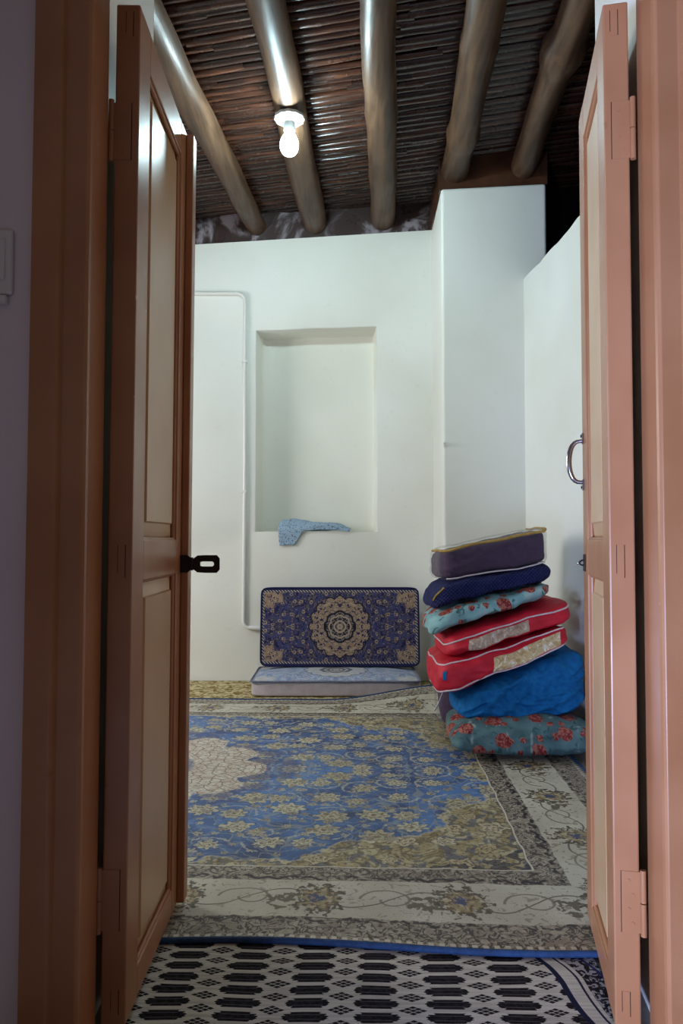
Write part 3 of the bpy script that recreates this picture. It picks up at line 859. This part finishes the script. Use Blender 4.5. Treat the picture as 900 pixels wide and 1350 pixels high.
# ---- soft boxes: a rounded cube squeezed into eight corners
def soft(x0, x1, y0, y1, zb, zt, dback=0.0, k=5.0, amp=0.006, freq=7.0, seed=0, pinch=0.0, shear=0.0, droop=0.0, fold=0.0):
    """zb=(left,right) underside heights, zt=(left,right) top heights at the front; dback raises the back."""
    def F(p, push=0.0):
        x, y, z = p
        n = (abs(x) ** k + abs(y) ** k + abs(z) ** k) ** (1 / k)
        if n > 0: x, y, z = x / n, y / n, z / n
        m = max(abs(x), abs(y)); z *= 1 - pinch * m ** 3
        x *= 1 + push; y *= 1 + push; z *= 1 + push * 2
        s, t, w = (x + 1) / 2, (y + 1) / 2, (z + 1) / 2
        X = x0 + (x1 - x0) * s; Y = y0 + (y1 - y0) * t + shear * w
        lo = zb[0] + (zb[1] - zb[0]) * s + dback * t; hi = zt[0] + (zt[1] - zt[0]) * s + dback * t
        Z = lo + (hi - lo) * w
        Z -= droop * max(0.0, (0.22 - s) / 0.22) ** 1.5 + 0.0
        if fold:
            r1 = 1 - 2.6 * abs(mnoise.noise(Vector((X * 5.0 + seed, Z * 17 - X * 8.0, seed * 1.7))))
            r2 = 1 - 2.6 * abs(mnoise.noise(Vector((X * 11.0, Z * 30 + X * 9.0, seed * 2.3 + 4))))
            fr = max(0.0, 1 - t * 2.2)
            Y -= fold * (0.7 * r1 + 0.3 * r2) * fr
            Z += fold * 0.35 * mnoise.noise(Vector((X * 12, Y * 7, seed))) * w
        nv = mnoise.noise_vector(Vector((X * freq + seed * 3.1, Y * freq, Z * freq * 1.6 + seed)))
        n2 = mnoise.noise(Vector((X * freq * 2.6 + seed, Y * freq * 1.3, Z * freq * 5 + seed)))
        return Vector((X, Y, Z)) + nv * amp + Vector((x * .3, y * .5, z * .6)) * (n2 * amp * 0.9)
    return F
def soft_mesh(name, F, m, n=20, parent=None, origin=None, smooth=180):
    V = []; idx = {}; Fc = []
    def vid(p):
        key = tuple(round(q, 5) for q in p)
        if key not in idx: idx[key] = len(V); V.append(F(p))
        return idx[key]
    def g(i): return math.tan((-1 + 2 * i / n) * math.pi / 4)
    for ax in range(3):
        for sgn in (-1, 1):
            for i in range(n):
                for j in range(n):
                    q = []
                    for (a, b) in ((i, j), (i + 1, j), (i + 1, j + 1), (i, j + 1)):
                        p = [0, 0, 0]; p[ax] = sgn; p[(ax + 1) % 3] = g(a); p[(ax + 2) % 3] = g(b); q.append(vid(p))
                    Fc.append(tuple(q if sgn > 0 else q[::-1]))
    return obj(name, V, Fc, m, parent, smooth=smooth, origin=origin)
def seam(name, F, path, r, m, parent, origin, push=0.006):
    pts = [F(p, push) - Vector(origin) for p in path]
    return tube(name, pts, r, m, parent, sides=8)
def lerp_path(pts, n=14):
    out = []
    for a, b in zip(pts, pts[1:]):
        for i in range(n): out.append(tuple(a[k] + (b[k] - a[k]) * i / n for k in range(3)))
    out.append(pts[-1]); return out
def patch(name, F, xa, xb, za, zb_, m, parent, origin, push=0.008, n=14):
    V = []; Fc = []
    for layer in (push, push - 0.02):
        for j in range(n + 1):
            for i in range(n + 1):
                V.append(F((xa + (xb - xa) * i / n, -1, za[0] + (za[1] - za[0]) * i / n + ((zb_[0] + (zb_[1] - zb_[0]) * i / n) - (za[0] + (za[1] - za[0]) * i / n)) * j / n), layer) - Vector(origin))
    w = n + 1
    for j in range(n):
        for i in range(n):
            a = j * w + i; Fc.append((a, a + 1, a + w + 1, a + w)); Fc.append(tuple(q + w * w for q in (a, a + w, a + w + 1, a + 1)))
    rim = [i for i in range(w)] + [j * w + n for j in range(1, w)] + [n * w + i for i in range(n - 1, -1, -1)] + [j * w for j in range(n - 1, 0, -1)]
    for k_ in range(len(rim)): a, b = rim[k_], rim[(k_ + 1) % len(rim)]; Fc.append((a, b, b + w * w, a + w * w))
    return obj(name, V, Fc, m, parent, smooth=60)

# ---- seat mattress and backrest cushion on the back wall
def flat_cushion(name, label, w, d, h, loc, rx, top_m, side_m, edge_m, crown, cat):
    root = empty(name, loc); root.rotation_euler = (rx, 0, 0); tag(root, label, cat)
    n = 30; V = []; UV = []; F = []
    def outline(i, N, inset):  # rounded rectangle
        pass
    r = 0.03
    # body: rounded box
    Fb = soft(-w / 2, w / 2, 0, d, (0, 0), (h - 0.004, h - 0.004), 0, 14.0, 0.002, 5.0, 2)
    soft_mesh('body', Fb, side_m, 16, root)
    nx, ny = 40, 24
    for layer in (0, 1):
        for j in range(ny + 1):
            for i in range(nx + 1):
                a, b = -1 + 2 * i / nx, -1 + 2 * j / ny
                k = 22.0; m = (abs(a) ** k + abs(b) ** k) ** (1 / k); mm = max(abs(a), abs(b))
                sc = mm / m if m > 0 else 1
                x, y = a * sc * w / 2, b * sc * d / 2
                z = h + crown * (1 - a ** 4) * (1 - b ** 4) + 0.002 * mnoise.noise(Vector((x * 8, y * 8, 0)))
                V.append((x, y + d / 2, z if layer == 0 else h - 0.012)); UV.append((x, y))
    wv = nx + 1; T = wv * (ny + 1)
    for j in range(ny):
        for i in range(nx):
            a = j * wv + i; F.append((a, a + 1, a + wv + 1, a + wv)); F.append(tuple(q + T for q in (a, a + wv, a + wv + 1, a + 1)))
    rim = [i for i in range(wv)] + [j * wv + nx for j in range(1, ny + 1)] + [ny * wv + i for i in range(nx - 1, -1, -1)] + [j * wv for j in range(ny - 1, 0, -1)]
    for q in range(len(rim)): a, b = rim[q], rim[(q + 1) % len(rim)]; F.append((a, b, b + T, a + T))
    obj('carpet_face', V, F, top_m, root, smooth=50, uvs=UV)
    pts = [Vector(V[q]) for q in rim] + [Vector(V[rim[0]])]
    tube('piping', pts, 0.006, edge_m, root, sides=8)
    return root
flat_cushion('floor_mattress', 'low floor mattress with a pale blue carpet top and mauve-grey sides', 0.985, 0.50, 0.088, (-0.033, 4.40, 0.007), 0, 'mattress_pattern', 'mattress_side', 'grey_edge', 0.026, 'mattress')
flat_cushion('backrest_cushion', 'navy carpet-faced backrest cushion with a beige medallion leaning on the wall', 0.985, 0.482, 0.06, (-0.010, 4.80, 0.122), R(83), 'cushion_pattern', 'navy_edge', 'navy_edge', 0.008, 'cushion')

# ---- stack of bedding
G = 'bedding stacked against the pier'
def bed(name, label, F, m, cat, o, n=22):
    root = empty(name, o); tag(root, label, cat, G)
    soft_mesh('body', F, m, n, root)
    for ch in root.children: 
        ch.data.transform(Matrix.Translation(-Vector(o)))
    return root
o0 = (0.75, 3.3, 0.013)
F = soft(0.462, 1.04, 3.10, 3.50, (0.016, 0.016), (0.185, 0.19), 0.0, 7.0, 0.014, 7.0, 1, 0.42, fold=0.012)
b = bed('floor_pillow', 'teal pillow with red roses at the bottom of the bedding stack', F, 'teal_floral', 'pillow', o0, 40)
o1 = (0.65, 3.75, 0.013)
F = soft(0.485, 0.80, 3.575, 3.96, (0.018, 0.018), (0.255, 0.27), 0.0, 4.5, 0.010, 9.0, 2)
b = bed('bedding_bag', 'purple blanket in a clear plastic bag on the carpet, behind the rose pillow', F, 'purple_blanket', 'bag', o1)
F2 = soft(0.468, 0.815, 3.555, 3.975, (0.012, 0.012), (0.268, 0.283), 0.0, 5.5, 0.008, 9.0, 2)
pl = soft_mesh('plastic_cover', F2, 'clear_plastic', 20, b, None); pl.data.transform(Matrix.Translation(-Vector(o1)))
seam('zip_seam', F2, lerp_path([(-1, 0.9, 0.95), (-1, -0.9, 0.95)]), 0.005, 'gold_piping', b, o1)
tube('strap', [Vector(p) - Vector(o1) for p in ((0.480, 3.545, 0.262), (0.462, 3.48, 0.22), (0.435, 3.44, 0.175), (0.415, 3.42, 0.15))], 0.004, 'white_piping', b, sides=8)
F = soft(0.83, 1.06, 3.57, 3.95, (0.016, 0.016), (0.36, 0.38), 0.0, 4.0, 0.008, 8.0, 3)
bed('folded_blanket', 'dark olive folded blanket wedged between the blue fleece and the partition', F, 'olive_fabric', 'blanket', (0.94, 3.74, 0.013))
F = soft(0.490, 1.035, 3.185, 3.53, (0.150, 0.170), (0.262, 0.485), 0.0, 4.2, 0.014, 5.0, 4, fold=0.034)
bed('fleece_blanket', 'bright blue fleece blanket in a bulging heap in the bedding stack', F, 'blue_fleece', 'blanket', (0.77, 3.36, 0.16), 56)
oR = (0.68, 3.45, 0.35)
F = soft(0.402, 0.955, 3.145, 3.72, (0.245, 0.478), (0.405, 0.562), 0.0, 6.0, 0.016, 7.0, 5, 0.10, 0.03, fold=0.012)
b = bed('bedding_bag', 'red zipped bedding bag with a gold foil window, on the blue fleece', F, 'red_fabric', 'bag', oR, 40)
seam('piping', F, lerp_path([(-1, 0.6, 0.80), (-1, -1, 0.80), (1, -1, 0.80), (1, 0.6, 0.80)]), 0.0036, 'white_piping', b, oR)
seam('piping', F, lerp_path([(-1, 0.6, -0.85), (-1, -1, -0.85), (1, -1, -0.80), (1, 0.6, -0.8)]), 0.0036, 'white_piping', b, oR)
patch('window', F, -0.18, 0.88, (-0.70, -0.60), (0.35, 0.55), 'gold_window', b, oR)
patch('zip_pull', F, -0.985, -0.90, (-0.2, -0.2), (0.35, 0.35), 'blue_fleece', b, oR, n=4)
oR2 = (0.70, 3.45, 0.46)
F = soft(0.438, 0.965, 3.165, 3.72, (0.405, 0.566), (0.508, 0.678), 0.0, 6.0, 0.016, 7.0, 6, 0.10, 0.03, fold=0.012)
b = bed('bedding_bag', 'red zipped bedding bag with a beige window, under the pale floral quilt', F, 'red_fabric', 'bag', oR2, 40)
seam('piping', F, lerp_path([(-1, 0.6, 0.30), (-1, -1, 0.30), (1, -1, 0.45), (1, 0.6, 0.5)]), 0.0036, 'white_piping', b, oR2)
patch('window', F, -0.66, 0.30, (-0.78, -0.66), (0.10, 0.22), 'beige_window', b, oR2)
F = soft(0.380, 0.90, 3.185, 3.74, (0.512, 0.678), (0.618, 0.740), 0.0, 4.4, 0.012, 9.0, 7, 0.06, droop=0.03, fold=0.012)
bed('folded_quilt', 'pale mint quilt with small red flowers between the red bag and the navy blanket', F, 'mint_floral', 'quilt', (0.64, 3.47, 0.55), 40)
F = soft(0.388, 0.905, 3.20, 3.74, (0.626, 0.742), (0.728, 0.822), 0.0, 5.0, 0.012, 8.0, 8, 0.02, droop=0.035, fold=0.010)
b = bed('knitted_blanket', 'navy blue knitted blanket folded beneath the clear plastic bag', F, 'navy_knit', 'blanket', (0.64, 3.48, 0.66), 40)
seam('trim', F, lerp_path([(-1, -0.75, 0.1), (-0.9, -1, 0.75)]), 0.004, 'gold_piping', b, (0.64, 3.48, 0.66))
oT = (0.64, 3.5, 0.74)
F = soft(0.430, 0.882, 3.246, 3.715, (0.736, 0.817), (0.858, 0.957), 0.0, 7.5, 0.008, 8.0, 9, fold=0.008)
b = bed('bedding_bag', 'clear plastic zipped bag holding a purple blanket on top of the bedding stack', F, 'purple_blanket', 'bag', oT, 28)
F2 = soft(0.424, 0.890, 3.232, 3.725, (0.730, 0.812), (0.872, 0.972), 0.0, 9.0, 0.007, 8.0, 9)
pl = soft_mesh('plastic_cover', F2, 'clear_plastic', 22, b); pl.data.transform(Matrix.Translation(-Vector(oT)))
seam('zip_seam', F2, lerp_path([(-1, 0.6, 0.90), (-1, -1, 0.90), (1, -1, 0.90), (1, 0.6, 0.90)]), 0.006, 'gold_piping', b, oT)
seam('edge_seam', F2, lerp_path([(-1, -1, -0.95), (1, -1, -0.95), (1, 0.6, -0.95)]), 0.0035, 'white_piping', b, oT)

# ---- speckled cloth on the niche sill
def cloth():
    ns, nt = 46, 30; V = []; F = []
    for i in range(ns + 1):
        s = i / ns; x = -0.405 + 0.46 * s
        hang = 0.088 * max(0.0, 1 - max(0.0, (s - 0.20) / 0.12)) if s < 0.32 else 0.0
        arch = 0.036 * max(0, math.sin((s - 0.30) / 0.70 * math.pi)) if s > 0.3 else 0
        H = (0.072 + 0.012 * math.sin(s * 9)) * (1 - 0.72 * max(0, (s - 0.45) / 0.55) ** 1.8) * (min(1, s / 0.04) * 0.3 + 0.7)
        for j in range(nt + 1):
            t = j / nt
            if t < 0.35:
                q = t / 0.35; yy = YB - 0.016; zz = 0.964 - hang * (1 - q) + (0.012 + arch * 0.6) * q + arch * 0.4
            elif t < 0.6:
                q = (t - 0.35) / 0.25; yy = YB - 0.016 + 0.10 * q; zz = 0.976 + arch + (H - 0.012 - arch) * math.sin(q * math.pi / 2)
            else:
                q = (t - 0.6) / 0.4; yy = YB + 0.084 + 0.075 * q; zz = 0.972 + (H - 0.008) * math.cos(q * math.pi / 2)
            w = mnoise.noise_vector(Vector((x * 16, t * 5, 1.3))) * 0.007
            V.append((x + w.x + (0.012 * (0.35 - t) if s < 0.4 else 0), yy + w.y * 0.7, max(zz + w.z, 0.970 if yy > YB - 0.004 else -1)))
    for i in range(ns):
        for j in range(nt):
            a = i * (nt + 1) + j; F.append((a, a + 1, a + nt + 2, a + nt + 1))
    o = obj('folded_cloth', V, F, 'speckled_cloth', smooth=180, origin=(-0.2, YB, 0.964))
    so = o.modifiers.new('thickness', 'SOLIDIFY'); so.thickness = 0.004; so.offset = 1
    tag(o, 'pale blue speckled cloth crumpled over the niche sill', 'cloth')
cloth()

# ---- conduit on the back wall
def conduit():
    root = empty('cable_conduit', (-0.64, YB, 1.2)); tag(root, 'thin white painted conduit bent round a corner on the back wall', 'pipe')
    r = 0.012; X = -0.632; zt = 2.525; y = -r - 0.0015
    X -= -0.64; zt -= 1.2; R_ = 0.05
    pts = [(-0.9, y, zt)] + [(X - R_ + R_ * math.sin(a), y, zt - R_ + R_ * math.cos(a)) for a in [math.pi / 2 * i / 8 for i in range(9)]]
    zb = 0.345 - 1.2
    pts += [(X, y, zt - 0.5), (X + 0.004, y, zt - 1.1)] + [(X + 0.04 - 0.04 * math.cos(a), y, zb + 0.04 - 0.04 * math.sin(a)) for a in [math.pi / 2 * i / 6 for i in range(7)]] + [(X + 0.05, y, zb)]
    tube('pipe', pts, r, 'white_plastic', root, sides=10)
    tube('coupling', [(X + 0.045, y - 0.005, zb), (X + 0.115, y - 0.005, zb - 0.002)], 0.015, 'white_plastic', root, sides=12)
    for (px, pz) in ((X, zt - 0.45), (X, zt - 1.3)):
        box('clip', px - 0.018, px + 0.018, -0.0265, 0.0, pz - 0.008, pz + 0.008, 'white_plastic', root, bevel=0.003)
conduit()
# wall hook at the corner of the pier
hk = empty('wall_hook', (0.592, 4.33, 1.46)); tag(hk, 'tiny white hook fixed at the corner of the pier', 'hook')
box('base', -0.008, 0.008, -0.002, 0.008, -0.014, 0.014, 'white_plastic', hk, bevel=0.002)
tube('peg', [(0, 0.0, 0.004), (-0.006, -0.012, 0.0), (-0.008, -0.018, 0.008)], 0.003, 'white_plastic', hk, sides=8)

# ---- ceiling light: rosette, socket, bulb
bl = empty('ceiling_bulb', (-0.247, 3.53, 2.925)); tag(bl, 'lit bare bulb in a white scalloped rosette under a beam', 'lamp')
lathe('rosette', [(0.030, 0.012), (0.052, 0.008), (0.068, -0.008), (0.066, -0.020), (0.052, -0.030), (0.036, -0.036)], 'ceramic', bl, 60,
      scallop=lambda j, a: 1 + (0.09 if 0 < j < 5 else 0.02) * abs(math.cos(a * 6)))
lathe('socket', [(0.026, -0.034), (0.028, -0.050), (0.027, -0.075), (0.022, -0.080)], 'ceramic', bl, 24)
lathe('bulb', [(0.016, -0.078), (0.022, -0.090), (0.034, -0.106), (0.042, -0.126), (0.044, -0.148), (0.040, -0.168), (0.030, -0.184), (0.015, -0.193), (0.004, -0.195)], 'bulb_glow', bl, 20)
tube('wire', [(-0.05, 0.0, 0.03), (-0.056, -0.03, 0.055), (-0.064, -0.10, 0.09), (-0.078, -0.2, 0.12)], 0.003, 'white_plastic', bl, sides=8)

# ---- light switch outside
sw = empty('light_switch', (-0.606, 1.34, 1.408)); tag(sw, 'white plastic light switch on the wall outside the doorway', 'switch')
box('switch_plate', -0.062, 0.022, -0.010, 0.0, -0.055, 0.062, 'switch_plastic', sw, bevel=0.005, seg=3)
box('rocker', -0.045, 0.010, -0.014, -0.009, -0.030, 0.045, 'switch_plastic', sw, bevel=0.003)
box('lower_block', -0.062, 0.014, -0.016, 0.0, -0.073, -0.057, 'switch_plastic', sw, bevel=0.004)
